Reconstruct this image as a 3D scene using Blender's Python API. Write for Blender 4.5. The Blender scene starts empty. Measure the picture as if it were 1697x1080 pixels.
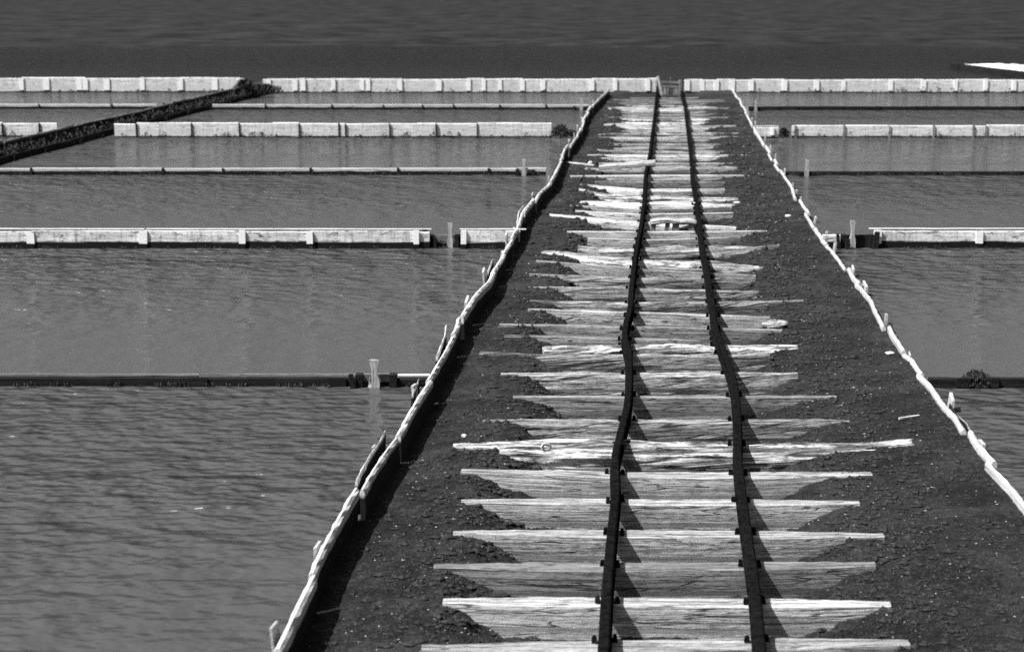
import bpy, math, random
from mathutils import Vector, noise, Matrix
R = math.radians
rnd = random.Random(7)
sc = bpy.context.scene
col = sc.collection

# ------------------------------------------------------------------ camera
F_PX, CX, CY, H = 3000.0, 848.5, 540.0, 2.40
TH = math.atan(582.0 / F_PX)
cd = bpy.data.cameras.new('camera')
cam = bpy.data.objects.new('camera', cd); col.objects.link(cam)
cam.location = (0, 0, H); cam.rotation_euler = (R(90) - TH, 0, 0)
cd.sensor_width = 36; cd.lens = 36 * F_PX / 1697.0
cd.clip_start = 0.1; cd.clip_end = 3000
cd.dof.use_dof = True; cd.dof.focus_distance = 10.5; cd.dof.aperture_fstop = 4.2
sc.camera = cam

# ------------------------------------------------------------------ sky and sun
SUN = Vector((-0.62, -0.29, 1.0)).normalized()          # towards the sun
elev = math.asin(SUN.z); rot = math.atan2(SUN.x, SUN.y)
w = bpy.data.worlds.new('World'); sc.world = w; w.use_nodes = True
nt = w.node_tree; bg = nt.nodes['Background']
sky = nt.nodes.new('ShaderNodeTexSky'); sky.sky_type = 'NISHITA'; sky.sun_disc = False
sky.sun_elevation = elev; sky.sun_rotation = rot; sky.air_density = 1.0; sky.dust_density = 7.0
bw = nt.nodes.new('ShaderNodeRGBToBW')
nt.links.new(sky.outputs[0], bw.inputs[0]); nt.links.new(bw.outputs[0], bg.inputs[0])
bg.inputs[1].default_value = 0.055
sl = bpy.data.lights.new('sun', 'SUN'); sl.energy = 5.0; sl.angle = R(0.5); sl.color = (1, 1, 1)
so = bpy.data.objects.new('sun', sl); col.objects.link(so)
so.rotation_euler = (-SUN).to_track_quat('-Z', 'Y').to_euler(); so.location = (-20, -10, 30)
sc.view_settings.view_transform = 'Standard'; sc.view_settings.look = 'None'
sc.cycles.use_denoising = False
sc.cycles.sample_clamp_direct = 0.8
sc.view_settings.gamma = 1; sc.view_settings.exposure = 0.7

# ------------------------------------------------------------------ helpers
def at(px, py, z=0.0):
    """the point of the level plane at height z seen at photo position px, py"""
    u = (px - CX) / F_PX; v = (CY - py) / F_PX
    d = Vector((u, math.cos(TH) + v * math.sin(TH), -math.sin(TH) + v * math.cos(TH)))
    t = (z - H) / d.z
    return Vector((d.x * t, d.y * t, z))
def fbm(x, y, z=0.0, o=3):
    s = 0; a = 1; n = 0
    for i in range(o):
        s += a * noise.noise(Vector((x, y, z + i * 7.3))); n += a; a *= .5; x *= 2.1; y *= 2.1
    return s / n
def tag(o, label=None, cat=None, group=None, kind=None):
    if label: o['label'] = label
    if cat: o['category'] = cat
    if group: o['group'] = group
    if kind: o['kind'] = kind
    return o
def empty(name, loc):
    o = bpy.data.objects.new(name, None); o.location = loc; o.empty_display_size = .1
    col.objects.link(o); return o
def build(name, verts, faces, mat, parent=None, uvs=None, smooth=False, org=None):
    """one mesh object; verts are world positions, origin is put at org"""
    org = Vector(org) if org is not None else (Vector(verts[0]) if parent is None else parent.location.copy())
    me = bpy.data.meshes.new(name)
    me.from_pydata([tuple(Vector(v) - org) for v in verts], [], faces)
    if uvs:
        ul = me.uv_layers.new(name='uv')
        for l in me.loops:
            ul.data[l.index].uv = uvs[l.vertex_index]
    if smooth:
        me.polygons.foreach_set('use_smooth', [True] * len(me.polygons))
    me.materials.append(mat)
    o = bpy.data.objects.new(name, me); col.objects.link(o)
    if parent is None: o.location = org
    else: o.parent = parent
    me.update()
    return o
class MB:
    def __init__(s): s.v = []; s.f = []; s.uv = []
    def box(s, c, ax, ay, az, taper=1.0):
        """oriented box: centre and three half vectors"""
        b = len(s.v); c = Vector(c)
        for k, (i, j, l) in enumerate([(-1,-1,-1),(1,-1,-1),(1,1,-1),(-1,1,-1),(-1,-1,1),(1,-1,1),(1,1,1),(-1,1,1)]):
            t = taper if l > 0 else 1.0
            s.v.append(c + ax * i * t + ay * j * t + az * l)
            s.uv.append((i * ax.length + c.x * .37, (j * ay.length + l * az.length) + c.y * .61))
        for q in [(0,3,2,1),(4,5,6,7),(0,1,5,4),(1,2,6,5),(2,3,7,6),(3,0,4,7)]:
            s.f.append(tuple(b + a for a in q))
    def out(s, name, mat, parent=None, org=None, smooth=False):
        return build(name, s.v, s.f, mat, parent, s.uv, smooth, org)

def sweep(path, width, height, seed=0, seg=.08, rough=.002, ridge=0.0, power=8.0, nsec=12, wander=0.0, lean=0.0, wf=None, hf=None, edge=0.0):
    """a length of timber: path = points along the middle of its top; returns verts, faces, uvs (uv in metres, u along)"""
    P = [Vector(p) for p in path]
    L = [0]
    for a, b in zip(P, P[1:]): L.append(L[-1] + (b - a).length)
    n = max(2, int(L[-1] / seg))
    sec = []
    for k in range(nsec):
        a = 2 * math.pi * (k + .5) / nsec
        c, s_ = math.cos(a), math.sin(a)
        r = (abs(c) ** power + abs(s_) ** power) ** (-1.0 / power)
        sec.append((c * r, s_ * r))
    per = [0]
    for k in range(nsec):
        a, b = sec[k], sec[(k + 1) % nsec]
        per.append(per[-1] + math.hypot((a[0] - b[0]) * width / 2, (a[1] - b[1]) * height / 2))
    V = []; Fc = []; UV = []
    def pos(d):
        for i in range(len(L) - 1):
            if d <= L[i + 1] or i == len(L) - 2:
                t = (d - L[i]) / max(1e-6, L[i + 1] - L[i]); return P[i].lerp(P[i + 1], t), (P[i + 1] - P[i])
    for i in range(n + 1):
        d = L[-1] * i / n
        p, t = pos(d)
        p1, _ = pos(max(0, d - .08)); p2, _ = pos(min(L[-1], d + .08))
        t = (p2 - p1).normalized() if (p2 - p1).length > 1e-5 else t.normalized()
        side = Vector((t.y, -t.x, 0)).normalized()       # to the right of the run
        up = Vector((0, 0, 1)) + side * lean; up.normalize()
        ww = width * (wf(i / n) if wf else 1); hh = height * (hf(i / n) if hf else 1)
        dx = wander * noise.noise(Vector((d * .9, seed, 0))); dz = wander * .6 * noise.noise(Vector((d * 1.1, seed, 9)))
        for k, (a, b) in enumerate(sec):
            rr = rough * noise.noise(Vector((d * 9, a * 2 + seed, b * 2)))
            if ridge:
                th = math.atan2(b, a)
                q = noise.noise(Vector((d * 1.6 + seed, th * 3.2 + .3 * math.sin(d * 3), seed)))
                q2 = noise.noise(Vector((d * 3 + seed, th * 11, seed + 4)))
                rr += ridge * (q + 1.0 * q2 - .5 * max(0, .12 - abs(q)) * 6)
            if edge and b > .5: rr += edge * noise.noise(Vector((d * 16, seed, a)))
            nrm = Vector((a, b)).normalized() * rr
            V.append(p + side * (a * ww / 2 + nrm.x + dx) + up * ((b - 1) * hh / 2 + nrm.y + dz))
            UV.append((d + seed * 1.7, per[k] + seed * .13))
    for i in range(n):
        for k in range(nsec):
            k2 = (k + 1) % nsec
            Fc.append((i * nsec + k, i * nsec + k2, (i + 1) * nsec + k2, (i + 1) * nsec + k))
    Fc.append(tuple(range(nsec))[::-1]); Fc.append(tuple(n * nsec + k for k in range(nsec)))
    Fc = [f[::-1] for f in Fc]
    return V, Fc, UV

# ------------------------------------------------------------------ materials
def mat(name):
    m = bpy.data.materials.new(name); m.use_nodes = True
    n = m.node_tree; b = n.nodes['Principled BSDF']
    return m, n, b
def N(n, t, **kw):
    x = n.nodes.new('ShaderNode' + t)
    for k, v in kw.items(): setattr(x, k, v)
    return x
def ramp(n, src, stops):
    r = N(n, 'ValToRGB'); e = r.color_ramp.elements
    while len(e) < len(stops): e.new(.5)
    for q, (p, c) in zip(e, stops): q.position = p; q.color = (c, c, c, 1)
    n.links.new(src, r.inputs[0]); return r.outputs[0]
def mapn(n, src, scale, loc=None):
    mp = N(n, 'Mapping'); mp.inputs['Scale'].default_value = scale
    n.links.new(src, mp.inputs[0])
    if loc is not None: n.links.new(loc, mp.inputs['Location'])
    return mp.outputs[0]
def noi(n, vec, scale, detail=4, rough=.6, dist=0):
    t = N(n, 'TexNoise'); t.inputs['Scale'].default_value = scale; t.inputs['Detail'].default_value = detail
    t.inputs['Roughness'].default_value = rough; t.inputs['Distortion'].default_value = dist
    n.links.new(vec, t.inputs['Vector']); return t.outputs[0]
def mathn(n, op, a, b, clamp=False):
    m = N(n, 'Math', operation=op); m.use_clamp = clamp
    for i, q in enumerate((a, b)):
        if hasattr(q, 'links'): n.links.new(q, m.inputs[i])
        else: m.inputs[i].default_value = q
    return m.outputs[0]
def mix(n, f, a, b):
    m = N(n, 'Mix', data_type='RGBA')
    for s, q in ((m.inputs[0], f), (m.inputs[6], a), (m.inputs[7], b)):
        if hasattr(q, 'links'): n.links.new(q, s)
        elif isinstance(q, (int, float)) and s.type == 'VALUE': s.default_value = q
        elif isinstance(q, (int, float)): s.default_value = (q, q, q, 1)
    return m.outputs[2]

def wood(name, light, dark, grain=1.0, bump=.5, wet=None, shade_below=None, blotch=.35, crack=.0, slant=.0, stain=.0):
    """weathered timber; uv in metres along the grain. wet = (height of tide mark, spread); shade_below = bleached top edge height"""
    m, n, b = mat(name)
    uv = N(n, 'UVMap'); uv.uv_map = 'uv'; oi = N(n, 'ObjectInfo')
    off = mathn(n, 'MULTIPLY', oi.outputs['Random'], 40.0)
    cmb = N(n, 'CombineXYZ'); n.links.new(off, cmb.inputs[0]); n.links.new(off, cmb.inputs[1])
    v1 = mapn(n, uv.outputs[0], (2.6, 75 * grain, 1), cmb.outputs[0])
    g1 = noi(n, v1, 1.0, 6, .72, .25)
    v2 = mapn(n, uv.outputs[0], (26, 130, 1), cmb.outputs[0])
    g2 = noi(n, v2, 1.0, 4, .7, .1)
    v3 = mapn(n, uv.outputs[0], (2.4, 13, 1), cmb.outputs[0])
    bl = noi(n, v3, 1.0, 4, .6, .5)
    v4 = mapn(n, uv.outputs[0], (1.1, 22 * grain, 1), cmb.outputs[0])
    if slant: v4.node.inputs['Rotation'].default_value = (0, 0, 0); sh = N(n, 'Mapping'); sh.inputs['Rotation'].default_value = (0, 0, -slant); n.links.new(uv.outputs[0], sh.inputs[0]); n.links.new(sh.outputs[0], v4.node.inputs[0])
    ck = noi(n, v4, 1.0, 2, .5, 1.2)
    gsum = mathn(n, 'ADD', mathn(n, 'MULTIPLY', g1, .65), mathn(n, 'MULTIPLY', g2, .35))
    c = ramp(n, gsum, [(.43, dark), (.53, light)])
    c = mix(n, ramp(n, bl, [(.38, blotch), (.6, 0)]), c, dark)
    crk = ramp(n, mathn(n, 'ABSOLUTE', mathn(n, 'SUBTRACT', ck, .5), 0), [(.0, 1), (.012 + crack * .03, 0)])
    if crack: c = mix(n, mathn(n, 'MULTIPLY', crk, .9), c, .015)
    # worm holes, knots and nail stains
    vo = N(n, 'TexVoronoi'); vo.inputs['Scale'].default_value = 1.0; n.links.new(mapn(n, uv.outputs[0], (5, 14, 1), cmb.outputs[0]), vo.inputs['Vector'])
    kn = ramp(n, vo.outputs['Distance'], [(.05, .85), (.13, 0)])
    c = mix(n, kn, c, dark * .35)
    if stain:        # tar splashes, rusty nail bleeds and flaked lime, with shapes of their own
        st = noi(n, mapn(n, uv.outputs[0], (9, 26, 1), cmb.outputs[0]), 1.0, 5, .7, .4)
        c = mix(n, mathn(n, 'MULTIPLY', ramp(n, st, [(.54, 0), (.62, .85)]), stain), c, .06)
        st2 = noi(n, mapn(n, uv.outputs[0], (38, 50, 1), cmb.outputs[0]), 1.0, 3, .6)
        c = mix(n, mathn(n, 'MULTIPLY', ramp(n, st2, [(.64, 0), (.70, .9)]), stain), c, .03)
    if stain and not wet:   # every timber has weathered to its own grey
        hs = N(n, 'HueSaturation'); hs.inputs['Saturation'].default_value = 0
        n.links.new(mathn(n, 'ADD', mathn(n, 'MULTIPLY', oi.outputs['Random'], .5), .68), hs.inputs['Value']); n.links.new(c, hs.inputs['Color']); c = hs.outputs[0]
    if stain and wet:   # rain streaks running down the boards
        st3 = noi(n, mapn(n, uv.outputs[0], (26, 2.5, 1), cmb.outputs[0]), 1.0, 4, .65, .3)
        c = mix(n, mathn(n, 'MULTIPLY', ramp(n, st3, [(.5, 0), (.66, .6)]), min(1, stain * 1.3)), c, dark * .35)
    geo = N(n, 'NewGeometry'); sep = N(n, 'SeparateXYZ'); n.links.new(geo.outputs['Position'], sep.inputs[0])
    if wet:
        zz = mathn(n, 'ADD', sep.outputs[2], mathn(n, 'MULTIPLY', mathn(n, 'SUBTRACT', bl, .5), wet[1] * 3))
        zz = mathn(n, 'ADD', zz, mathn(n, 'MULTIPLY', mathn(n, 'SUBTRACT', g2, .5), wet[1] * .6))
        mr = N(n, 'MapRange'); mr.inputs[1].default_value = wet[0] - wet[1] * .35; mr.inputs[2].default_value = wet[0] + wet[1] * .35
        n.links.new(zz, mr.inputs[0]); c = mix(n, mr.outputs[0], .008, c)
    if shade_below:  # shade of the board sides put into the colour, top edge left light
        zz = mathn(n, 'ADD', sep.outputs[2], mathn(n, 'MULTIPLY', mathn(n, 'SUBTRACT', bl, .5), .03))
        mr = N(n, 'MapRange'); mr.inputs[1].default_value = shade_below - .012; mr.inputs[2].default_value = shade_below + .004
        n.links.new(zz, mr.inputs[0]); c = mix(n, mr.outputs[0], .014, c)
    n.links.new(c, b.inputs['Base Color'])
    b.inputs['Roughness'].default_value = .85
    b.inputs['Specular IOR Level'].default_value = .15
    bp = N(n, 'Bump'); bp.inputs['Strength'].default_value = bump; bp.inputs['Distance'].default_value = .012
    hh = mathn(n, 'SUBTRACT', gsum, mathn(n, 'MULTIPLY', crk, .5 if crack else .1))
    hh = mathn(n, 'SUBTRACT', hh, mathn(n, 'MULTIPLY', kn, .3))
    n.links.new(hh, bp.inputs['Height']); n.links.new(bp.outputs[0], b.inputs['Normal'])
    return m

ZW = -0.06          # water level
W_SLEEP = wood('sawn sleeper wood', .44, .13, 1.0, .8, crack=.35, blotch=.4, stain=.35)
W_CRACK = wood('cracked sleeper wood', .52, .12, .8, .9, crack=1.5, blotch=.45, slant=.10, stain=.6)
W_PALE = wood('bleached sleeper wood', .66, .24, 1.0, .7, crack=.5, blotch=.5, stain=.4)
W_LOG = wood('split log wood', .76, .11, .6, 1.0, crack=2.0, blotch=.6, slant=.03, stain=.7)
W_GREY = wood('grey sleeper wood', .36, .12, 1.0, .7, crack=.3, blotch=.5, stain=.6)
W_WALL = wood('lime white boards', .84, .5, .5, .3, wet=(ZW + .022, .016), blotch=.5, stain=.5)
W_WALLE = wood('stained white boards', .90, .5, .6, .4, wet=(ZW + .062, .016), blotch=.9, stain=1.0)
W_POST = wood('white post wood', .92, .85, .7, .25, wet=(ZW + .045, .006), blotch=.05)
W_LOW = wood('low sill boards', .50, .30, .8, .35, wet=(ZW + .048, .012), blotch=.4)
W_LOWDARK = wood('tarred sill boards', .018, .006, .8, .5, blotch=.6)
W_CAPDARK = wood('weathered sill edge', .16, .05, 1.0, .5, blotch=.6)
W_CAP = wood('cap strip wood', .62, .3, 1.0, .3, blotch=.3)
W_EDGE = wood('border board wood', .72, .42, .8, .4, shade_below=.082, blotch=.2)
W_EDGER = wood('right border board wood', .56, .3, .8, .4, shade_below=.012, blotch=.15)
W_STAKE = wood('stake wood', .5, .25, 1.0, .5, blotch=.4)
W_PADDLE = wood('paddle wood', .5, .26, 1.0, .4, blotch=.4, crack=.3)
W_FAR = wood('far dyke boards', .22, .08, .6, .3, shade_below=.14, blotch=.4)

def soil_mat():
    m, n, b = mat('dark soil')
    g = N(n, 'NewGeometry'); p = g.outputs['Position']
    a = noi(n, p, 3.0, 5, .6); f = noi(n, p, 70, 5, .75); ff = noi(n, p, 22, 4, .7)
    s = mathn(n, 'ADD', mathn(n, 'MULTIPLY', f, .5), mathn(n, 'ADD', mathn(n, 'MULTIPLY', ff, .25), mathn(n, 'MULTIPLY', a, .25)))
    c = ramp(n, s, [(.38, .005), (.5, .020), (.62, .070)])
    pt = noi(n, p, 1.1, 4, .65, .8); c = mix(n, ramp(n, pt, [(.5, 0), (.62, .35)]), c, .06)
    sp = noi(n, p, 130, 2, .5)
    c = mix(n, ramp(n, sp, [(.70, 0), (.76, .7)]), c, .3)
    n.links.new(c, b.inputs['Base Color']); b.inputs['Roughness'].default_value = .95
    b.inputs['Specular IOR Level'].default_value = .1
    bp = N(n, 'Bump'); bp.inputs['Strength'].default_value = 1.0; bp.inputs['Distance'].default_value = .035
    n.links.new(s, bp.inputs['Height']); n.links.new(bp.outputs[0], b.inputs['Normal'])
    return m
SOIL = soil_mat()
def plain(name, c, rough=.9, var=.4, scale=20, spec=.15):
    m, n, b = mat(name); tc = N(n, 'NewGeometry')
    f = noi(n, tc.outputs['Position'], scale, 4, .65)
    n.links.new(ramp(n, f, [(.35, c * (1 - var)), (.65, c * (1 + var))]), b.inputs['Base Color'])
    b.inputs['Roughness'].default_value = rough; b.inputs['Specular IOR Level'].default_value = spec
    bp = N(n, 'Bump'); bp.inputs['Strength'].default_value = .5; bp.inputs['Distance'].default_value = .004
    n.links.new(f, bp.inputs['Height']); n.links.new(bp.outputs[0], b.inputs['Normal'])
    return m
CRUMB = plain('salt crumb', .3, .8, .6, 9)
CLOD = plain('soil clod', .028, .95, .5, 60)
STONE = plain('pale stone', .6, .8, .25, 30)
SALT = plain('salt crusted bank', .75, .8, .15, 6)
DARKLEAF = plain('dark leaf', .035, .8, .4, 8)
DRYLEAF = plain('dry stalk', .05, .8, .4, 8)
LANDM = plain('distant flats', .014, .95, .75, .5)
def rust_mat():
    m, n, b = mat('rusted rail steel'); g = N(n, 'NewGeometry')
    f = noi(n, g.outputs['Position'], 25, 5, .7); f2 = noi(n, g.outputs['Position'], 160, 3, .6)
    n.links.new(ramp(n, f, [(.35, .003), (.7, .012)]), b.inputs['Base Color'])
    b.inputs['Roughness'].default_value = .85; b.inputs['Specular IOR Level'].default_value = .0
    bp = N(n, 'Bump'); bp.inputs['Strength'].default_value = .6; bp.inputs['Distance'].default_value = .004
    n.links.new(mathn(n, 'ADD', f, f2), bp.inputs['Height']); n.links.new(bp.outputs[0], b.inputs['Normal'])
    return m
RUST = rust_mat()
def water_mat(name, amp=1.0, dark=.06):
    m, n, b = mat(name)
    g = N(n, 'NewGeometry'); p = g.outputs['Position']
    uv = N(n, 'UVMap'); uv.uv_map = 'uv'; sp = N(n, 'SeparateXYZ'); n.links.new(uv.outputs[0], sp.inputs[0])
    a1 = noi(n, mapn(n, p, (4.6, 6.6, 1)), 1.0, 1, .5, .15)          # wind ripples
    a2 = noi(n, mapn(n, p, (10, 15, 1)), 1.0, 1, .5, .1)
    a3 = noi(n, mapn(n, p, (20, 50, 1)), 1.0, 2, .5, .1)
    a0 = noi(n, mapn(n, p, (2.4, 1.8, 1), None), 1.0, 1, .5, .1)
    big = noi(n, mapn(n, p, (.35, .8, 1)), 1.0, 3, .5)
    near = ramp(n, sp.outputs[1], [(.0, .10), (.22, .16), (.5, .8), (1, 1)])      # calmer along the near wall
    fine = ramp(n, sp.outputs[1], [(.0, 1), (.22, .6), (.42, .25), (1, .4)])
    k1 = mathn(n, 'MULTIPLY', near, mathn(n, 'ADD', mathn(n, 'MULTIPLY', big, 1.4), .3))
    h = mathn(n, 'ADD', mathn(n, 'MULTIPLY', mathn(n, 'ADD', mathn(n, 'ADD', mathn(n, 'MULTIPLY', a1, .75), mathn(n, 'MULTIPLY', a0, .8)), mathn(n, 'MULTIPLY', a2, .35)), k1),
              mathn(n, 'MULTIPLY', a3, mathn(n, 'MULTIPLY', fine, .07)))
    bp = N(n, 'Bump'); bp.inputs['Strength'].default_value = 1.0; bp.inputs['Distance'].default_value = .14 * amp
    n.links.new(h, bp.inputs['Height']); n.links.new(bp.outputs[0], b.inputs['Normal'])
    b.inputs['Base Color'].default_value = (dark, dark, dark, 1)
    b.inputs['Roughness'].default_value = .1; b.inputs['IOR'].default_value = 1.333
    return m
WATER = water_mat('brine', 1.0)
WATERMID = water_mat('brine rippled', 1.4, .062)
WATERFAR = water_mat('brine far', 1.6, .018); WATERFAR.node_tree.nodes['Principled BSDF'].inputs['Specular IOR Level'].default_value = .12

# ------------------------------------------------------------------ lines read from the place (all on level planes)
ZL, ZR = .12, .045          # top of the left and the right border boards
LF = [(455,1080),(500,990),(545,893),(575,838),(587,815),(595,807),(610,780),(632,745),(652,720),(659,707),(675,677),(690,655),(710,625),(722,608),(739,579),(755,547),(760,527),(775,503),
      (787,487),(808,466),(818,444),(830,424),(850,396),(861,377),(870,347),(886,329),(896,314),(909,303),(927,273),(939,246),(960,217),(968,196),(983,172),(1010,147)]
RF = [(1890,1080),(1800,960),(1740,882),(1712,845),(1689,814),(1671,798),(1635,758),(1611,726),(1587,687),(1568,671),(1548,639),(1524,615),(1508,589),(1494,581),(1476,555),(1460,523),(1444,492),
      (1428,472),(1412,460),(1402,440),(1385,416),(1369,400),(1356,383),(1335,347),(1324,332),(1312,306),(1297,285),(1279,258),(1264,231),(1250,211),(1245,199),(1232,175),(1213,147)]
LRAIL = [(1000,1100),(1006,980),(1014,880),(1021,814),(1019,758),(1031,710),(1039,679),(1043,639),(1043,591),(1035,559),(1037,539),(1045,511),(1047,472),(1052,432),(1056,406),
         (1062,377),(1068,332),(1070,288),(1077,255),(1080,228),(1083,205),(1085.5,184),(1088,156)]
RRAIL = [(1262,1100),(1252,980),(1238,880),(1229,814),(1223,758),(1223,698),(1219,647),(1211,615),(1200,587),(1190,559),(1184,539),(1182,511),(1176,480),(1172,448),(1164,412),(1162,394),
         (1158,362),(1153,323),(1148,294),(1145,252),(1142,228),(1139,205),(1136,178),(1130,156)]
LFW = [at(x, y, ZL) for x, y in LF]; RFW = [at(x, y, ZR) for x, y in RF]
LRW = [at(x, y, .06) for x, y in LRAIL]; RRW = [at(x, y, .06) for x, y in RRAIL]
def xat(line, Y):
    if Y <= line[0].y: a, b = line[0], line[1]
    elif Y >= line[-1].y: a, b = line[-2], line[-1]
    else:
        for a, b in zip(line, line[1:]):
            if a.y <= Y <= b.y: break
    t = (Y - a.y) / (b.y - a.y) if abs(b.y - a.y) > 1e-6 else 0
    return a.x + (b.x - a.x) * t
YA = at(600, 153, ZW).y            # far wall
def sstep(a, b, x):
    t = max(0, min(1, (x - a) / (b - a))); return t * t * (3 - 2 * t)
def gz(X, Y):
    """height of the causeway soil"""
    c = .5 * (xat(LRW, Y) + xat(RRW, Y)); v = X - c
    far = sstep(12, 20, Y)
    nl = .16 * fbm(Y * 3.1, X * 2, 0, 4) + .05 * fbm(X * 14, Y * 14, 5, 2); nr = .20 * fbm(Y * 3.1, X * 2, 8, 4) + .05 * fbm(X * 14, Y * 14, 5, 2)
    depth = .118 - .058 * sstep(10, 21, Y) + .035 * noise.noise(Vector((X * 2.3, Y * 2.1, 17)))
    tl = 1 - sstep(.66 + nl, .96 + nl, -v) if v < 0 else 1
    tr = 1 - sstep(.42 + nr, .84 + nr, v) if v > 0 else 1
    t = min(tl, tr)
    z = -.014 - depth * t
    z += .010 * fbm(X * 4, Y * 4) + .012 * fbm(X * 19, Y * 19, 3, 3) * (.6 + 1.2 * t)
    z += .030 * sstep(.9, 1.8, v)                                    # fuller towards the right border
    z -= .02 * sstep(1.0, 1.5, -v)
    return z

# ------------------------------------------------------------------ ground sheets
G = MB()
for x, y in ((-700, -20), (700, -20), (700, 900), (-700, 900)): G.v.append(Vector((x, y, -.5))); G.uv.append((x, y))
G.f.append((0, 1, 2, 3))
tag(G.out('ground', LANDM, org=(0, 0, -.5)), kind='structure')

# causeway soil between the borders
rows = []; Y = 5.2
while Y < YA + .3: rows.append(Y); Y += max(.014, Y * .0021)
NC = 230
V = []; Fc = []; UV = []
for Y in rows:
    x0 = xat(LFW, Y) + .0; x1 = xat(RFW, Y) - .0
    for j in range(NC + 1):
        X = x0 + (x1 - x0) * j / NC
        V.append((X, Y, gz(X, Y))); UV.append((X, Y))
for i in range(len(rows) - 1):
    for j in range(NC):
        a = i * (NC + 1) + j; Fc.append((a, a + 1, a + NC + 2, a + NC + 1))
tag(build('causeway_soil', V, Fc, SOIL, uvs=UV, smooth=True, org=(0, 0, 0)), kind='structure')

# ------------------------------------------------------------------ water pans, one per bed between the cross walls
ROWPX = dict(A=153, B=181, C=227, D=290, E=410, F=638)
RY = {k: at(848, v, ZW).y for k, v in ROWPX.items()}
DYL = [at(-700, 470, .16), at(0, 236, .16), at(392, 146, .16)]             # left dyke, its left border
DYR = [at(-700, 500, ZW), at(0, 272, ZW), at(455, 153, ZW)]             # left dyke, its right border
def pan(xl, xr, y0, y1, m=WATER):
    """a quad strip following the borders"""
    V = []; Fc = []; UV = []; n = 24
    if m is WATER and y0 > 8: m = WATERMID
    for i in range(n + 1):
        Y = y0 + (y1 - y0) * i / n
        for X, u in ((xl(Y), 0), (xr(Y), 1)): V.append((X, Y, ZW)); UV.append((u, i / n))
    for i in range(n): Fc.append((2*i, 2*i+1, 2*i+3, 2*i+2))
    tag(build('water', V, Fc, m, uvs=UV, org=(0, y0, ZW)), kind='structure')
ys = [4.0, RY['F'], RY['E'], RY['D'], RY['C'], RY['B'], RY['A']]
NEARFRAC = 0
for a, b in zip(ys, ys[1:]):
    pan(lambda Y: xat(DYR, Y) if Y > 12 else xat(DYR, Y) , lambda Y: xat(LFW, Y), a, b)
    pan(lambda Y: xat(RFW, Y), lambda Y: 9.6 + .084 * Y * .6, a, b)
    if b > 12: pan(lambda Y: xat(DYL, Y) - 16, lambda Y: xat(DYL, Y), max(a, 12), b)
pan(lambda Y: -90, lambda Y: 90, YA + .05, 64, WATERFAR)

# far flats beyond the open water: rough low ground
V = []; Fc = []; UV = []; nx, ny = 260, 160
for j in range(ny + 1):
    Y = 57 + (j / ny) ** 1.7 * 460
    for i in range(nx + 1):
        X = (-1 + 2 * i / nx) * (60 + Y * .8)
        V.append((X, Y, -.16 + .22 * sstep(56, 72, Y) + .22 * fbm(X * .12, Y * .07, 0, 4) + .06 * fbm(X * 1.1, Y * .5, 4, 2))); UV.append((X, Y))
for j in range(ny):
    for i in range(nx):
        a = j * (nx + 1) + i; Fc.append((a, a + 1, a + nx + 2, a + nx + 1))
tag(build('land', V, Fc, LANDM, uvs=UV, smooth=True, org=(0, 92, 0)), kind='structure')

# ------------------------------------------------------------------ rails
def rail(name, line, label):
    prof = [(-.030,0),(.030,0),(.030,.006),(.006,.012),(.005,.040),(.016,.046),(.018,.058),(.012,.063),(-.012,.063),(-.018,.058),(-.016,.046),(-.005,.040),(-.006,.012),(-.030,.006)]
    # smooth the line
    pts = []
    Y = 5.0
    while Y < YA - .1:
        X = sum(xat(line, Y + k * .09) * wgt for k, wgt in ((-2,.1),(-1,.2),(0,.4),(1,.2),(2,.1)))
        pts.append(Vector((X, Y, .004 * math.sin(Y * 1.3)))); Y += .06
    V = []; Fc = []; UV = []; n = len(prof)
    for i, p in enumerate(pts):
        t = (pts[min(i + 1, len(pts) - 1)] - pts[max(i - 1, 0)]).normalized(); s = Vector((t.y, -t.x, 0))
        for k, (a, b) in enumerate(prof):
            V.append(p + s * a * (.85 if b < .02 else 1.1) + Vector((0, 0, b * 1.2 + .002))); UV.append((p.y, k * .02))
    for i in range(len(pts) - 1):
        for k in range(n): Fc.append((i*n+k, (i+1)*n+k, (i+1)*n+(k+1)%n, i*n+(k+1)%n))
    Fc.append(tuple(range(n))); Fc.append(tuple((len(pts)-1)*n + k for k in range(n))[::-1])
    r = build(name, V, Fc, RUST, uvs=UV, org=pts[0])
    tag(r, label, 'rail', 'rails of the narrow track')
    return r
RL = rail('rail', LRW, 'left hand rusty dark steel rail, bending sharply over the sleepers')
RR = rail('rail', RRW, 'right hand rusty dark steel rail, nearer the wide soil strip')

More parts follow.
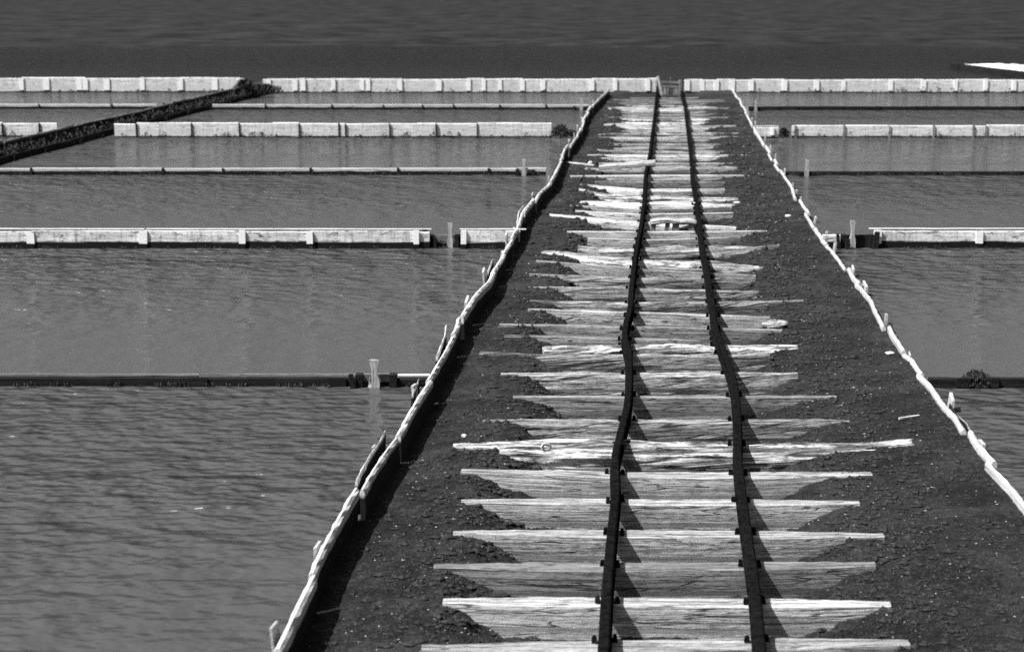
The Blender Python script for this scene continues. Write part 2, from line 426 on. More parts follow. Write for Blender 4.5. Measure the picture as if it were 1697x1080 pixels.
# ------------------------------------------------------------------ sleepers: (points far edge of the top, width, height, material, kind, label)
SL = [
 # foreground, nearest first (below the part best seen)
 ([(700,1060),(1500,1052)], .13, .2, W_SLEEP, 's', 'sawn sleeper at the very bottom of the view, first of the track'),
 ([(735,985),(1470,990)], .12, .2, W_PALE, 's', 'pale sawn sleeper, second from the bottom of the view'),
 ([(720,928),(1010,930),(1445,925)], .12, .2, W_GREY, 's', 'grey sawn sleeper, third from the bottom of the view'),
 ([(752,874),(1460,878)], .12, .2, W_SLEEP, 's', 'sawn sleeper, fourth from the bottom of the view'),
 ([(765,823),(1420,826)], .11, .2, W_SLEEP, 's', 'sawn sleeper with a thin top, just in front of the square topped bright one'),
 ([(765,773),(1010,780),(1215,780),(1440,777)], .125, .2, W_PALE, 's', 'square sawn sleeper with a broad bright top, in front of the knotted log'),
 ([(752,728),(1040,730),(1240,730),(1505,726)], .20, .22, W_LOG, 'l', 'thick split log sleeper with knots and deep cracks'),
 ([(800,691),(1030,693),(1405,692)], .09, .2, W_CRACK, 'c', 'sleeper with long slanting cracks, right behind the knotted log'),
 ([(850,654),(1385,654)], .055, .2, W_SLEEP, 's', 'smooth plain sleeper with a thin bright top, behind the one with slanting cracks'),
 ([(830,615),(1040,616),(1320,615)], .10, .2, W_CRACK, 'c', 'squared sleeper with splintered base and broad bright top, where the left rail runs straight'),
 ([(795,581),(900,586),(1275,587)], .055, .18, W_CRACK, 'c', 'grey sleeper whose left tip reaches farthest into the soil, before the rough pale log'),
 ([(900,574),(1050,569),(1320,570)], .15, .16, W_LOG, 'l', 'rough pale log sleeper at the bend of the left rail'),
 ([(836,553),(1160,562)], .06, .17, W_SLEEP, 's', 'short sleeper wedged behind the rough pale log at the bend'),
 ([(828,535),(1295,544)], .07, .19, W_SLEEP, 's', 'long clean sawn sleeper pointing far left, beside the pale driftwood lump'),
 ([(875,510),(1275,523)], .06, .19, W_SLEEP, 's', 'sawn sleeper slanting down to the right, second behind the bend of the left rail'),
 ([(878,495),(1040,501),(1330,496)], .075, .18, W_CRACK, 'c', 'sleeper with a slanting dark gash left of the left rail'),
 ([(884,474),(1039,477),(1256,481)], .06, .18, W_CRACK, 'c', 'sleeper with a long dark slot beside the right rail'),
 ([(877,452),(1039,459),(1250,458)], .09, .18, W_CRACK, 'c', 'deeply split sleeper with a black hollow between the rails'),
 ([(889,430),(1044,444),(1252,455)], .05, .18, W_SLEEP, 's', 'slanting sleeper with a bright raised left tip'),
 ([(900,413),(1066,427),(1262,438)], .19, .18, W_LOG, 'l', 'fat rough log sleeper with crumbling underside'),
 ([(957,406),(1066,407),(1288,405)], .24, .18, W_LOG, 'l', 'fat twisted log sleeper with a forked bright right end'),
 ([(974,393),(1065,396),(1226,391)], .09, .16, W_PALE, 's', 'short pale sleeper just behind the two fat logs'),
 ([(940,382),(1065,383),(1270,381)], .07, .16, W_PALE, 's', 'pale sleeper directly in front of the broken crate shaped chunk'),
 ([(912,353),(980,359),(1058,366),(1219,374)], .14, .17, W_PALE, 'c', 'wedge shaped sleeper with a needle thin left tip beside the broken chunk'),
 ([(954,348),(1058,354),(1214,351)], .07, .16, W_PALE, 's', 'narrow sleeper, first one behind the broken chunk'),
 ([(945,339),(1058,346),(1210,343)], .05, .16, W_SLEEP, 's', 'narrow grey sleeper, second one behind the broken chunk'),
 ([(962,332),(1055,337),(1216,337)], .15, .15, W_PALE, 'l', 'rounded pale sleeper, third one behind the broken chunk'),
 ([(959,312),(1000,319),(1052,325),(1222,327)], .16, .15, W_LOG, 'l', 'curved pale sleeper with its left tip drooping, midway up the track'),
 ([(962,304),(1060,313),(1200,311)], .13, .15, W_PALE, 'c', 'pale sleeper with a dark notch before the left rail'),
 ([(985,300),(1200,301)], .08, .15, W_GREY, 's', 'dull grey sleeper, second one in front of the loose plank'),
 ([(945,290),(1058,289),(1240,289)], .16, .15, W_PALE, 's', 'long pale sleeper, first one in front of the loose plank'),
]
def make_sleeper(pts, wd, ht, m, kind, label, seed, z0=0.0, group='sleepers of the narrow track'):
    path = [at(x, y, z0) for x, y in pts]
    # listed points are the far edge of the top: bring the middle nearer
    path = [p + Vector((0, -wd / 2, 0)) for p in path]
    near = path[0].y < 15
    if kind == 'l':
        V, Fc, UV = sweep(path, wd, ht, seed, .02 if near else .05, .004, .020, 3.4, 64 if near else 24, .03,
                          wf=lambda t: .55 + .45 * min(1, 5 * t, 5 * (1 - t)), hf=lambda t: .7 + .3 * min(1, 4 * t, 4 * (1 - t)))
    elif kind == 'c':
        V, Fc, UV = sweep(path, wd, ht, seed, .03 if near else .06, .002, .0035, 6, 36 if near else 16, .008,
                          wf=lambda t: .35 + .65 * min(1, 4 * t, 4 * (1 - t)), edge=.004)
    else:
        V, Fc, UV = sweep(path, wd, ht, seed, .03 if near else .08, .0012, .0008, 12, 28 if near else 12, .004,
                          wf=lambda t: .45 + .55 * min(1, 4 * t, 4 * (1 - t)), edge=.003)
    o = build('sleeper', V, Fc, m, uvs=UV, smooth=kind == 'l', org=sum(path, Vector()) / len(path))
    tag(o, label, 'sleeper', group)
    return o
def knot(parent, px, py, z, y, rad, m, seed):
    """a ring knot standing proud of the log's face"""
    c = at(px, py, z); c.y = y; c.z = z; V = []; Fc = []; UV = []; nu, nv = 18, 8
    for i in range(nu):
        a = 6.283 * i / nu; R0 = rad * (1 + .18 * noise.noise(Vector((math.cos(a) + seed, math.sin(a), 0))))
        for j in range(nv):
            b = 6.283 * j / nv; q = R0 + .42 * rad * math.cos(b)
            V.append(c + Vector((math.cos(a) * q * 1.2, -.5 * rad * math.sin(b), math.sin(a) * q))); UV.append((a * rad * 3 + seed, b * rad))
    for i in range(nu):
        for j in range(nv): Fc.append((i*nv+j, i*nv+(j+1)%nv, ((i+1)%nu)*nv+(j+1)%nv, ((i+1)%nu)*nv+j))
    k = build('knot', V, Fc, m, parent, UV, True)
for i, s in enumerate(SL):
    o = make_sleeper(*s, seed=i * 3.1 + 1)
    if i == 6:
        for px, py, sd in ((905, 741, 1), (1092, 747, 5)): 
            y0 = at(px, 728, 0).y - .205; g0 = at(px, py, 0); zz = H - (H - 0) * y0 / g0.y
            knot(o, px, py, zz, y0 + .006, .017, W_LOG, sd)
# spikes and clips holding the rails on the nearer sleepers
rs = random.Random(77)
for rl, line in ((RL, LRW), (RR, RRW)):
    for sl_ in SL[:28]:
        p = at(1040 if rl is RL else 1200, sl_[0][len(sl_[0]) // 2][1], 0); Y = p.y - sl_[1] * .5; X = xat(line, Y)
        for sd in (-1, 1):
            mb = MB(); mb.box(Vector((X + sd * rs.uniform(.030, .042), Y + rs.uniform(-.012, .012), .012)), Vector((.011, .004 * rs.uniform(-1, 1), 0)), Vector((0, rs.uniform(.009, .02), 0)), Vector((0, 0, rs.uniform(.010, .018))), .6)
            k = mb.out('spike', RUST, rl)
# far sleepers, evenly laid up to the far wall
q = 1 / (277. + 42); i = 0
ORD = ['first','second','third','fourth','fifth','sixth','seventh','eighth','ninth','tenth','eleventh','twelfth','thirteenth','fourteenth','fifteenth',
       'sixteenth','seventeenth','eighteenth','nineteenth','twentieth','twenty-first','twenty-second','twenty-third','twenty-fourth','twenty-fifth','twenty-sixth']
farrows = []
while True:
    py = 1 / q - 42
    if py < 159: break
    farrows.append(py); q += 7.4e-5
for i, py in enumerate(farrows):
    s = (py + 42) * .408
    c = .5 * (xat(LRW, at(1100, py, 0).y) + xat(RRW, at(1100, py, 0).y))
    cpx = 1108 - (py - 160) * .03
    l = cpx - s * rnd.uniform(.95, 1.2); r = cpx + s * rnd.uniform(.85, 1.15)
    if i in (3,): r = 1236
    tilt = rnd.uniform(-1.2, 1.2)
    kind = rnd.choice('lsclc'); m = rnd.choice([W_PALE, W_SLEEP, W_SLEEP, W_GREY, W_GREY, W_CRACK])
    if i in (1, 2, 3, 13, 14): m = W_PALE
    make_sleeper([(l, py + tilt), (cpx, py + rnd.uniform(-.6, .6)), (r, py - tilt)], rnd.uniform(.08, .18), .15, m, kind,
                 'weathered far sleeper, %s one beyond the loose plank' % ORD[i], seed=100 + i * 2.3, z0=rnd.uniform(-.045, .015))

# ------------------------------------------------------------------ border boards along the causeway
def border(name, label, line, ztop, height, thick, m, joints, outside, seed, stakes=.55, sm=None, cat='plank border', extra=(), cleats=(), jog=.02):
    root = empty(name, (line[0].x, line[0].y, 0)); tag(root, label, cat)
    L = [0]
    for a, b in zip(line, line[1:]): L.append(L[-1] + (b - a).length)
    rr = random.Random(seed)
    def P(d):
        for i in range(len(L) - 1):
            if d <= L[i+1] or i == len(L) - 2:
                t = (d - L[i]) / (L[i+1] - L[i]); return line[i].lerp(line[i+1], t)
    cuts = [0]; d = 0
    while d < L[-1]:
        d += rr.uniform(*joints); cuts.append(min(d, L[-1]))
    for k, (a, b) in enumerate(zip(cuts, cuts[1:])):
        if b - a < .2: continue
        n = max(3, int((b - a) / .15)); off = rr.uniform(-jog, jog) ; dz = rr.uniform(-.014, .01)
        pts = []
        for i in range(n + 1):
            p = P(a + .014 + (b - a - .028) * i / n); pts.append(p + Vector((off + .008 * noise.noise(Vector((a + i * .4, seed, 0))), 0, dz + .006 * noise.noise(Vector((a + i * .25, seed, 5))))))
        V, Fc, UV = sweep(pts, thick * rr.uniform(.85, 1.2), height, seed + k * 1.3, .07, .0015, 0, 9, 12, 0, rr.uniform(-.06, .06), edge=.006)
        build('board', V, Fc, m, root, UV)
    d = rr.uniform(.1, .4)
    while d < L[-1] - .1:
        p = P(d); t = (P(min(L[-1], d + .05)) - P(max(0, d - .05))).normalized(); s = Vector((t.y, -t.x, 0)) * outside
        mb = MB(); hz = rr.uniform(-.05, -.005) if rr.random() < .85 else .012
        lean = s * rr.uniform(-.0, .05)
        zt = ztop + hz; c = p + s * (thick * .5 + rr.uniform(.018, .05)); c.z = (zt - .4) / 2
        t2 = (t + Vector((0, 0, rr.uniform(-.25, .25)))).normalized(); mb.box(c, t2 * rr.uniform(.02, .075), s * rr.uniform(.004, .009), Vector((0, 0, (zt + .4) / 2)) + lean * .6)
        mb.out('stake', sm or W_STAKE, root)
        d += rr.uniform(stakes * .6, stakes * 1.5)
    for (a, b, o_, dz) in extra:             # second boards spiked to the outside
        pts = [P(a + (b - a) * i / 6) + Vector((outside * (o_ * (.45 + .55 * i / 6) + .01), 0, dz - .02 * (i / 6))) for i in range(7)]
        V, Fc, UV = sweep(pts, thick * .4, height * .8, seed + a, .07, .002, 0, 9, 12, 0, .05, edge=.006)
        build('outer_board', V, Fc, m, root, UV)
    for (px, py, sz) in cleats:
        mb = MB(); p = at(px, py, ztop - .09)
        mb.box(p, Vector((sz, 0, 0)), Vector((0, sz * .7, 0)), Vector((0, 0, sz * .5)), .7); mb.out('cleat', W_STAKE, root)
    return root
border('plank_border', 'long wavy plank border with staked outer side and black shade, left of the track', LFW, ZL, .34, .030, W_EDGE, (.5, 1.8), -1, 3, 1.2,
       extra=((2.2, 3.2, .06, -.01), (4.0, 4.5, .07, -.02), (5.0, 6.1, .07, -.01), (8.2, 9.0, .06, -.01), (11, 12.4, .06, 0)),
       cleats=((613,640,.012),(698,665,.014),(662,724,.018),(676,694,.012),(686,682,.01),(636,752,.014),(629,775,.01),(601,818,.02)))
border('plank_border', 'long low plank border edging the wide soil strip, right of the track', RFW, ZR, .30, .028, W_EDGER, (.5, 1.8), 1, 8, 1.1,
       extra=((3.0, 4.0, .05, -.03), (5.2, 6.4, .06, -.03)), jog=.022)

# ------------------------------------------------------------------ cross walls
def wall(name, label, x0, x1, ybase, h, posts, m, row, cap=None, pw=.05, pm=None, ybase2=None, back=.0, sag=0, thick=.03, joint_only=(), ph=0.0, cm=None):
    """board wall standing in the water; x0,x1 photo columns; posts stand proud on the near face"""
    yb2 = ybase if ybase2 is None else ybase2
    def B(px): return at(px, ybase + (yb2 - ybase) * (px - x0) / (x1 - x0), ZW)
    a, b = B(x0), B(x1)
    root = empty(name, a); tag(root, label, cat='plank wall')
    t = (b - a).normalized(); nrm = Vector((-t.y, t.x, 0))      # away from the camera
    cuts = sorted([x0] + [p for p in list(posts) + list(joint_only)] + [x1])
    for i, (p, q_) in enumerate(zip(cuts, cuts[1:])):
        A, Bq = B(p), B(q_)
        if (Bq - A).length < .05: continue
        hh = h * rnd.uniform(.93, 1.02)
        n = max(2, int((Bq - A).length / .25))
        pts = [A.lerp(Bq, .004 + .992 * k / n) + nrm * thick / 2 + Vector((0, 0, hh + sag * noise.noise(Vector((p + k, i, 2))))) for k in range(n + 1)]
        V, Fc, UV = sweep(pts, thick, hh + .12, i * 2.7 + p * .01, .12, .0015, 0, 10, 12, 0, rnd.uniform(-.02, .02), edge=.004)
        build('panel', V, Fc, m, root, UV)
    for p in posts:
        c = B(p); ww = pw * rnd.uniform(.8, 1.25); pr = rnd.uniform(.006, .012)
        hh = h * rnd.uniform(.93, 1.02) + ph
        mb = MB(); c2 = c - nrm * (pr + .001); c2.z = ZW + (hh - .12) / 2
        mb.box(c2, t * ww / 2, nrm * pr, Vector((rnd.uniform(-.004, .004), 0, (hh + .12) / 2))); mb.out('post', pm or W_POST, root)
    if cap:
        for (p, q_) in cap:
            A, Bq = B(p), B(q_)
            pts = [A.lerp(Bq, k / 12) + Vector((0, 0, h + .016 + .004 * noise.noise(Vector((k * .8, p, 0))))) + nrm * (thick / 2 + .012) for k in range(13)]
            V, Fc, UV = sweep(pts, .046, .010, p * .1, .1, .001, 0, 10, 8); build('cap', V, Fc, cm or W_CAP, root, UV)
    return root
# far wall A
wall('plank_wall', 'tall white far wall left of the dark bushy dyke', -70, 405, 153, .31, (-30,37,78,132,142,178,237,300,357,398), W_WALL, 'A', pm=W_POST, pw=.09)
wall('plank_wall', 'tall white far wall between the bushy dyke and the small wooden gate', 436, 1088, 154, .305, (446,490,503,553,601,611,664,728,777,802,829,866,900,981,1020,1074), W_WALL, 'A', pw=.08)
wall('plank_wall', 'tall white far wall right of the small wooden gate', 1134, 1800, 154, .29, (1139,1164,1187,1213,1245,1300,1353,1398,1476,1530,1583,1633,1680,1740), W_WALL, 'A', pw=.09, ybase2=154)
# row B
wall('plank_wall', 'low pale sill board left of the bushy dyke, near the far wall', -90, 260, 181, .10, (65,185), W_LOW, 'B', pw=.03, pm=W_LOWDARK)
wall('plank_wall', 'low pale sill board from the bushy dyke to the track, first before the far wall', 352, 975, 182, .10, (440,550,635,700,752,828,905), W_LOW, 'B', pw=.025, pm=W_LOWDARK)
wall('plank_wall', 'low blackened sill board right of the track, first before the far wall', 1240, 1800, 183, .075, (1290,1320,1395,1455,1517,1570,1625,1690), W_LOWDARK, 'B', pw=.05, pm=W_LOWDARK)
# row C
wall('plank_wall', 'short piece of white wall seen past the left side of the bushy dyke', -90, 95, 227, .22, (5,66), W_WALL, 'C', pw=.03, pm=W_LOWDARK)
wall('plank_wall', 'white board wall from the bushy dyke to the dark bush', 190, 914, 228, .225, (227,318,397,496,562,573,646,723,791), W_WALL, 'C', pw=.018, joint_only=(265,452,600,690,865), pm=W_LOWDARK)
wall('plank_wall', 'white board wall right of the track, starting at a small dark bush', 1312, 1800, 228, .19, (1318,1398,1474,1547,1612,1634,1700), W_WALL, 'C', pw=.03, pm=W_GREY)
wall('plank_wall', 'short white stub wall between the right plank border and a small dark bush', 1253, 1290, 229, .17, (1280,), W_WALL, 'C', pw=.05, cap=((1253,1290),))
# row D
wall('plank_wall', 'long low sill board with light upper edge, left of the track', -400, 905, 290, .088, (-200,52,270,370,515,660,810,858,872), W_LOW, 'D', pw=.03, pm=W_LOWDARK, sag=.012)
wall('plank_wall', 'long low black sill board right of the track, between the two white walls', 1300, 1850, 291, .055, (1340,1550,1690), W_LOWDARK, 'D', pw=.03, pm=W_LOWDARK, sag=.02)
# row E
wall('plank_wall', 'stained white wall with pale posts and thin cap, left of the track', -500, 712, 411, .165, (-300,-120,52,238,402,514,690), W_WALLE, 'E', cap=((-500,240),(243,715)), pw=.062, ybase2=412)
wall('plank_wall', 'short stained wall piece touching the left plank border', 762, 862, 412, .165, (768,), W_WALLE, 'E', cap=((762,872),), pw=.055)
wall('plank_wall', 'stained white wall with one pale post, right of the track', 1444, 1900, 411, .165, (1453,1622,1790), W_WALLE, 'E', cap=((1440,1900),), pw=.06, ybase2=411)
wall('plank_wall', 'short pale wall stub touching the right plank border', 1362, 1395, 411, .13, (), W_WALLE, 'E')
# row F
wall('plank_wall', 'low black sill beam nearest the camera, left of the track', -500, 600, 640, .055, (-300,-60,330,560), W_LOWDARK, 'F', cap=((-500,330),(332,597)), cm=W_CAPDARK, pw=.1, pm=W_LOWDARK, thick=.05)
wall('plank_wall', 'short black sill beam between the near paddle and the left plank border', 650, 712, 641, .055, (), W_LOWDARK, 'F', cap=((650,712),), cm=W_CAP, thick=.05)
wall('plank_wall', 'low black sill beam with a lump of weed, right of the wide soil strip', 1540, 1900, 643, .065, (1595,1640), W_LOWDARK, 'F', pw=.08, pm=W_LOWDARK, sag=.02, thick=.05)

# ------------------------------------------------------------------ sluice boards with paddle handles
def paddle(name, label, px, ybase, y_top, halfw_px, board, bh, dark=False, clutter=()):
    c = at(px, ybase, ZW); s = F_PX / (c - cam.location).length
    hgt = (ybase - y_top) / s / math.cos(TH); hw = halfw_px / s
    root = empty(name, c); tag(root, label, 'sluice gate', 'sluice gates with paddle handles')
    prof = [(-1.0, 0), (-1.05, .30), (-.95, .42), (-.5, .58), (-.55, .72), (-.85, .9), (-.9, .985), (-.5, 1), (.6, .99), (.95, .97), (.85, .88), (.6, .72), (.55, .58), (.9, .42), (1.05, .30), (1.0, 0)]
    V = []; UV = []; n = len(prof)
    for yy in (-.012, .012):
        for a, b in prof: V.append(c + Vector((a * hw, yy - .03, b * hgt - .03))); UV.append((b * hgt + px, a * hw))
    Fc = [tuple(range(n)), tuple(range(n, 2 * n))[::-1]] + [((k+1) % n, k, n + k, n + (k+1) % n) for k in range(n)]
    build('handle', V, Fc, W_PADDLE, root, UV)
    a, b = at(board[0], ybase, ZW), at(board[1], ybase, ZW)
    mb = MB(); m0 = (a + b) / 2 + Vector((0, .02, 0)); m0.z = ZW + (bh - .1) / 2
    mb.box(m0, Vector(((b - a).length / 2, 0, 0)), Vector((0, .012, 0)), Vector((0, 0, (bh + .1) / 2))); mb.out('gate_board', W_LOWDARK if dark else W_GREYWET, root)
    for k, cx_ in enumerate(clutter):
        p = at(cx_, ybase, ZW); hh = bh * (1.15, .8, 1.3, .95, 1.1)[k % 5]; mb = MB()
        mb.box(p + Vector((0, -.05 - .03 * (k % 2), (hh - .1) / 2)), Vector((.016 + .006 * (k % 3), 0, 0)), Vector((0, .018, 0)), Vector((.012 * (k % 3 - 1), 0, (hh + .1) / 2)), .8); mb.out('guide_post', W_LOWDARK, root)
    for p in (a, b):
        mb = MB(); pc = p + Vector((0, -.005, 0)); pc.z = ZW + (bh * 1.05 - .1) / 2
        mb.box(pc, Vector((.022, 0, 0)), Vector((0, .035, 0)), Vector((0, 0, (bh * 1.05 + .1) / 2))); mb.out('side_post', W_LOWDARK, root)
    return root
W_GREYWET = wood('wet gate board', .22, .08, .8, .4, wet=(ZW + .03, .01), blotch=.6)
paddle('sluice_gate', 'large paddle handled sluice standing in the nearest black sill', 621, 640, 586, 8.5, (596, 652), .075, False, (586,))
paddle('sluice_gate', 'paddle handled sluice set in the stained white wall left of the track', 746, 409, 364, 4.6, (715, 760), .11, False, (684, 698, 706, 722, 757))
paddle('sluice_gate', 'paddle handled sluice set in the stained white wall right of the track', 1411, 411, 361, 4.8, (1396, 1444), .12, True, (1388, 1402, 1449))
paddle('sluice_gate', 'small paddle handled sluice in the light edged sill left of the track', 868, 291, 260, 3.4, (857, 884), .07)
paddle('sluice_gate', 'small paddle handled sluice in the low black sill right of the track', 1336, 292, 262, 3.2, (1326, 1348), .05, True)
paddle('sluice_gate', 'tiny far paddle sluice left of the track near the far wall', 963, 183, 160, 2.2, (952, 972), .07)
paddle('sluice_gate', 'tiny far paddle sluice right of the track near the far wall', 1252, 184, 164, 2.0, (1243, 1262), .06, True)

# ------------------------------------------------------------------ dykes parallel to the track
def bank(name, left, right, z, y0, y1, m=SOIL):
    V = []; Fc = []; UV = []; ny, nx = int((y1 - y0) / .09), 16
    for i in range(ny + 1):
        Y = y0 + (y1 - y0) * i / ny
        a, b = xat(left, Y), xat(right, Y)
        for j in range(nx + 1):
            X = a + (b - a) * j / nx
            V.append((X, Y, z + .05 * fbm(X * 3, Y * 3) + .02 * fbm(X * 12, Y * 12))); UV.append((X, Y))
    for i in range(ny):
        for j in range(nx):
            k = i * (nx + 1) + j; Fc.append((k, k + 1, k + nx + 2, k + nx + 1))
    tag(build(name, V, Fc, m, uvs=UV, smooth=True, org=(0, y0, z)), kind='structure')
SOILD = plain('black dyke earth', .007, .95, .9, 9)
dl = [p.copy() for p in DYL]; dr = [Vector((p.x, p.y, .02)) for p in DYR]
def cut(line, y0, y1, z, n=24): return [Vector((xat(line, y0 + (y1 - y0) * i / n) + .03 * math.sin(i * 1.7), y0 + (y1 - y0) * i / n, z)) for i in range(n + 1)]
bank('bank', dl, dr, -.02, 14, YA, SOILD)
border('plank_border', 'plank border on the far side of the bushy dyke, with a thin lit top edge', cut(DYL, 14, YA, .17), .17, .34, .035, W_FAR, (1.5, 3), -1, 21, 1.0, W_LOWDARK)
border('plank_border', 'blackened plank border on the near side of the bushy dyke', cut(DYR, 14, YA, .03), .03, .30, .035, W_LOWDARK, (1.5, 3), 1, 22, 1.0, W_LOWDARK)
RDL = [at(1632, 112, .1), at(1790, 132, .1)][::-1]
RDL = [Vector((RDL[0].x, RDL[0].y, .12)), Vector((RDL[0].x + (RDL[1].x - RDL[0].x) * 3, RDL[0].y + (RDL[1].y - RDL[0].y) * 3, .12))]
RD1 = at(1585, 105, .1).y
RDR = [p + Vector((1.6, 0, 0)) for p in RDL]
bank('bank', RDL, RDR, .08, RDL[0].y, RD1, SALT)
W_BRIGHT = wood('bleached far boards', .8, .6, .5, .3, blotch=.1)
border('plank_border', 'dark plank border of the salt white dyke beyond the far wall, top right', [Vector((xat(RDL, RDL[0].y + (RD1 - RDL[0].y) * i / 12), RDL[0].y + (RD1 - RDL[0].y) * i / 12, .12)) for i in range(13)],
       .12, .3, .05, W_LOWDARK, (2, 4), 1, 31, 1.5)

# ------------------------------------------------------------------ plants
def leaves(mb, c, rx, ry, h, n, size, rr, up=.5):
    for _ in range(n):
        a = rr.uniform(0, 6.283); r = math.sqrt(rr.random()); z = rr.random()
        k = 1 - .75 * z * z
        p = c + Vector((math.cos(a) * r * rx * k, math.sin(a) * r * ry * k, z * h))
        d = Vector((rr.uniform(-1, 1), rr.uniform(-1, 1), rr.uniform(0, 1) + up)).normalized()
        s = d.cross(Vector((rr.uniform(-1, 1), rr.uniform(-1, 1), .1))).normalized()
        l = size * rr.uniform(.5, 1.5); b = len(mb.v)
        mb.v += [p, p + d * l * .5 + s * l * .18, p + d * l, p + d * l * .5 - s * l * .18]; mb.uv += [(0, 0)] * 4; mb.f.append((b, b+1, b+2, b+3))
def bush(name, label, px, py, w, h, n, size=.05, group=None, z=ZW, m=DARKLEAF, seed=0):
    rr = random.Random(seed + px); c = at(px, py, z); mb = MB(); leaves(mb, c, w / 2, w / 3, h, n, size, rr)
    for _ in range(7):
        d = Vector((rr.uniform(-1, 1) * w * .3, rr.uniform(-1, 1) * w * .2, h * .6)); mb.box(c + d * .5, Vector((.003, 0, 0)), Vector((0, .003, 0)), d * .5)
    o = mb.out(name, m, org=c); tag(o, label, 'bush', group); return o
bush('bush', 'dark bush closing the gap between the white wall and the left plank border', 929, 229, .34, .17, 700, .045)
bush('bush', 'low dark weed clump against the left plank border, beside the dark bush', 948, 228, .16, .09, 200, .04)
bush('bush', 'small dark bush in the gap of the white wall right of the track', 1299, 229, .20, .13, 400, .04)
bush('bush', 'pointed dark bush on the end of the dyke by the far wall', 405, 158, .55, .26, 500, .08, z=0)
bush('bush', 'low spreading dark bush at the right foot of the dyke by the far wall', 438, 157, .75, .16, 600, .08, z=0)
bush('bush', 'dark weed lump growing on the near black sill right of the track', 1617, 641, .24, .09, 600, .022)
bush('bush', 'dark weeds on the stained wall beside the left paddle sluice', 705, 409, .14, .14, 350, .03)
bush('bush', 'dark weed tuft at the sluice end by the short wall piece', 726, 408, .12, .07, 250, .03)
# grass and algae along the feet of the walls
rr = random.Random(5)
mb = MB()
for (x0, x1, y, n, hs) in ((-20, 405, 155, 60, .10), (440, 1010, 155, 70, .09), (1225, 1697, 155, 80, .10), (200, 915, 229, 110, .07), (1315, 1697, 229, 60, .07),
                           (0, 95, 229, 14, .1), (-60, 900, 291, 120, .035), (1310, 1760, 292, 60, .035), (-80, 860, 413, 50, .02), (1440, 1760, 413, 20, .02), (-60, 700, 641, 40, .012), (360, 960, 183, 60, .04)):
    for _ in range(n):
        px = rr.uniform(x0, x1); big = rr.random() ** 4
        leaves(mb, at(px, y, ZW), .03 + .05 * big, .02, hs * (.25 + 1.0 * big), int(10 + 30 * big), .02 + .02 * hs * 10 * .5, rr, 1.2)
tag(mb.out('weeds', DARKLEAF, org=(0, 10, 0)), 'dark weeds and algae along the waterline of the walls', 'weeds', kind='stuff')
# rubble and dry growth on the dyke
mb = MB(); rr = random.Random(9)
for _ in range(420):
    Y = rr.uniform(20, YA - 1); a, b = xat(DYL, Y), xat(DYR, Y); X = a + (b - a) * rr.uniform(.25, .95)
    leaves(mb, Vector((X, Y, .0)), .06, .06, .05 + .08 * rr.random(), 9, .04, rr, .8)
tag(mb.out('undergrowth', DRYLEAF, org=(-9, 20, 0)), 'dry undergrowth covering the top of the left dyke', 'undergrowth', kind='stuff')

# ------------------------------------------------------------------ small gate at the far end of the track
root = empty('wooden_gate', at(1111, 157, -.02)); tag(root, 'small weathered wooden gate closing the far end of the track', 'gate')
def bar(name, p0, p1, w_, d_, m, parent):
    p0, p1 = Vector(p0), Vector(p1); ax = (p1 - p0); L = ax.length; ax.normalize()
    s = ax.cross(Vector((0, 1, 0))).normalized(); u = s.cross(ax).normalized()
    mb = MB(); mb.box((p0 + p1) / 2, ax * L / 2, s * w_ / 2, u * d_ / 2); return mb.out(name, m, parent)
gY = at(1111, 157, 0).y
def gp(px, py): # point on the gate's upright plane
    u = (px - CX) / F_PX; v = (CY - py) / F_PX
    d = Vector((u, math.cos(TH) + v * math.sin(TH), -math.sin(TH) + v * math.cos(TH))); t = gY / d.y
    return Vector((d.x * t, gY, H + d.z * t))
bar('post', gp(1097, 158), gp(1090, 127), .055, .05, W_PALE, root)
bar('post', gp(1127, 158), gp(1127, 133), .05, .05, W_SLEEP, root)
bar('cross_rail', gp(1093, 136), gp(1126, 137), .035, .03, W_SLEEP, root)
bar('cross_rail', gp(1095, 143), gp(1126, 144), .03, .03, W_GREY, root)
bar('upright', gp(1112, 155), gp(1112, 128), .02, .02, W_GREY, root)
for k, x in enumerate((1101, 1106, 1117, 1121)): 
    bar('slat', gp(x, 157), gp(x + .5, 145), .045, .018, W_SLEEP, root)

# ------------------------------------------------------------------ loose things on the causeway
def plank(name, label, a, b, w_, t_, m, cat='plank', kind='s', z=.02, zb=None, wander=.0):
    pa = at(a[0], a[1], z + t_); pb = at(b[0], b[1], (z if zb is None else zb) + t_)
    V, Fc, UV = sweep([pa, (pa + pb) / 2, pb], w_, t_, a[0], .05, .003, .002 if kind == 'l' else 0, 8, 16, wander, 0, edge=.004)
    return tag(build(name, V, Fc, m, uvs=UV), label, cat)
plank('loose_plank', 'thick pale plank lying askew across the left rail, far up the track', (993, 274), (1086, 266), .26, .055, W_PALE, z=.02, zb=.085)
plank('stick', 'thin bleached stick lying alone on the wide soil strip', (1490, 692), (1523, 687), .012, .01, W_PALE, 'stick', z=.0)
plank('stick', 'short thin stick on the left soil by the needle tipped sleeper', (940, 268), (985, 273), .03, .02, W_PALE, 'stick', z=-.01)
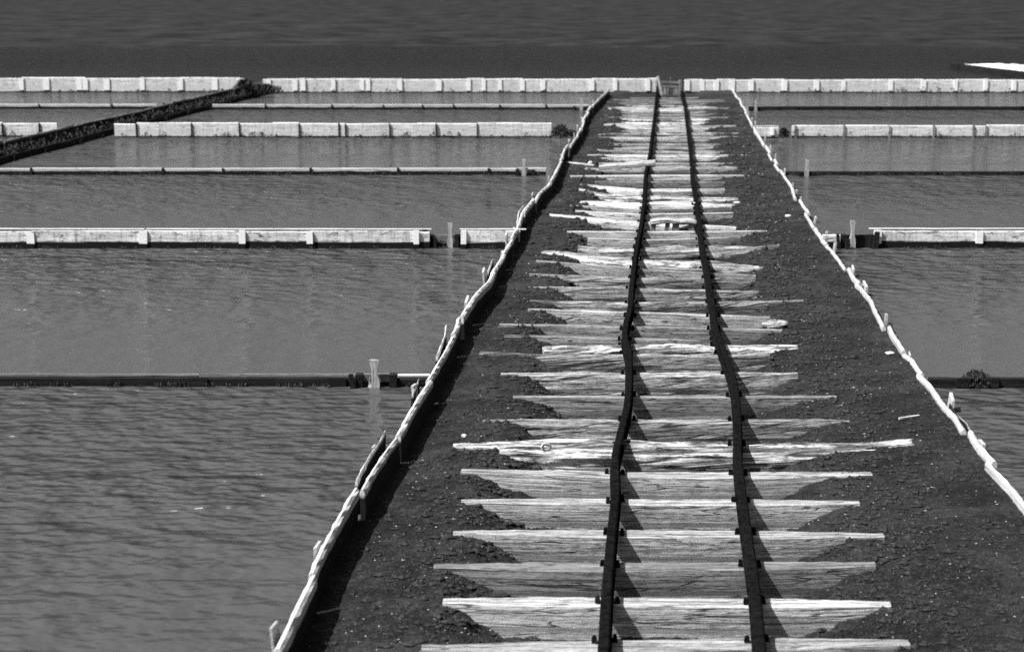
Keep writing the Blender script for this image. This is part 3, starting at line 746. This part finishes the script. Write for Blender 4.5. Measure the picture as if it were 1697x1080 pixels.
def lump(name, label, px, py, sx, sy, sz, m, z=0, cat='stone', seed=0):
    c = at(px, py, z); V = []; Fc = []; UV = []; nu, nv = 14, 8
    for j in range(nv + 1):
        for i in range(nu):
            a = 6.283 * i / nu; e = -1.2 + 2.77 * j / nv
            d = Vector((math.cos(a) * math.cos(e), math.sin(a) * math.cos(e), math.sin(e)))
            r = 1 + .35 * noise.noise(d * 1.7 + Vector((seed, px, 0)))
            V.append(c + Vector((d.x * sx * r, d.y * sy * r, d.z * sz * r))); UV.append((d.x * sx, d.z * sz))
    for j in range(nv):
        for i in range(nu): Fc.append((j*nu+i, j*nu+(i+1)%nu, (j+1)*nu+(i+1)%nu, (j+1)*nu+i))
    Fc.append(tuple(range(nu))[::-1]); Fc.append(tuple(nv*nu+k for k in range(nu)))
    return tag(build(name, V, Fc, m, uvs=UV, org=c), label, cat)
lump('driftwood', 'pale driftwood lump at the right tip of the long clean sleeper', 1284, 538, .09, .05, .035, W_PALE, 0, 'driftwood')
lump('stone', 'white stone between two dark clods left of the loose plank', 978, 271, .03, .04, .03, STONE, .0)
lump('clod', 'dark clod on the left of the white stone by the loose plank', 968, 271, .05, .06, .03, CLOD, .0, 'clod')
lump('clod', 'dark clod between the white stone and the loose plank', 987, 271, .04, .06, .03, CLOD, .0, 'clod')
lump('stone', 'white chip beside the left tip of the knotted log sleeper', 769, 722, .014, .012, .01, STONE, -.01)
lump('stone', 'pale flat stone beside the right plank border, largest on the soil strip', 1474, 585, .03, .02, .01, STONE, .01)
lump('stone', 'small white stone alone on the right soil, right of the wedge sleeper', 1306, 358, .03, .02, .015, STONE, .0)
lump('stone', 'pale stone on the right soil, level with the curved pale sleeper', 1221, 336, .04, .02, .015, STONE, .0)
lump('stone', 'pale stone lodged on the soil slope above the right end of the knotted log', 1328, 743, .02, .015, .012, STONE, -.01)
# broken crate-like chunk between the rails
cc = at(1118, 380, -.03); root = empty('broken_chunk', cc); tag(root, 'broken pale wooden chunk with arched top lying between the rails', 'broken wood')
pts = [Vector((at(x, 380, 0).x, cc.y + .02, z)) for x, z in ((1081, .06), (1095, .075), (1112, .08), (1130, .06), (1146, .065), (1158, .05))]
V, Fc, UV = sweep(pts, .13, .045, 4, .02, .006, .010, 4, 28, .01); build('arched_top', V, Fc, W_PALE, root, UV, True)
for x, w_ in ((1084, .05), (1108, .04), (1122, .06), (1148, .05)):
    a = Vector((at(x, 380, 0).x, cc.y, -.10)); bar('upright', a, a + Vector((.01, 0, .145)), w_, .07, W_SLEEP, root)

# salt crumbs and clods strewn over the soil
def strew(name, label, n, smin, smax, m, seed, cat, edge=.35):
    rr = random.Random(seed); mb = MB()
    for _ in range(n):
        py = 1080 - (1080 - 170) * rr.random() ** .8; Y = at(1100, py, 0).y
        x0, x1 = xat(LFW, Y) + .03, xat(RFW, Y) - .03
        c = .5 * (xat(LRW, Y) + xat(RRW, Y))
        X = rr.uniform(x0, x1)
        if rr.random() < edge: X = c + rr.choice((-1, 1)) * rr.gauss(.88, .17)
        if abs(X - c) < .45 and rr.random() < .8: continue
        if not x0 < X < x1: continue
        s = smin + (smax - smin) * rr.random() ** 4 * min(1.6, max(.8, Y / 12))
        p = Vector((X, Y, gz(X, Y) + s * .2)); b = len(mb.v)
        for k in range(6):
            d = [Vector((1,0,0)),Vector((-1,0,0)),Vector((0,1,0)),Vector((0,-1,0)),Vector((0,0,1)),Vector((0,0,-1))][k]
            mb.v.append(p + Vector((d.x * s * rr.uniform(.5, 1.5), d.y * s * rr.uniform(.4, 1.1), d.z * s * rr.uniform(.3, .8))) + Vector((rr.uniform(-.3, .3) * s, 0, 0))); mb.uv.append((X, Y))
        for q in ((0,2,4),(2,1,4),(1,3,4),(3,0,4),(2,0,5),(1,2,5),(3,1,5),(0,3,5)): mb.f.append(tuple(b + a for a in q))
    tag(mb.out(name, m, org=(1, 8, 0)), label, cat, kind='stuff')
strew('salt_crumbs', 'white salt crumbs strewn over the dark causeway soil', 6000, .0015, .0075, CRUMB, 41, 'salt crumbs')
strew('soil_clods', 'dark soil clods scattered over the causeway', 15000, .004, .026, CLOD, 42, 'soil clods')
strew('loose_earth', 'loose crumbling earth banked against the sleeper ends', 7000, .006, .034, CLOD, 43, 'loose earth', .97)
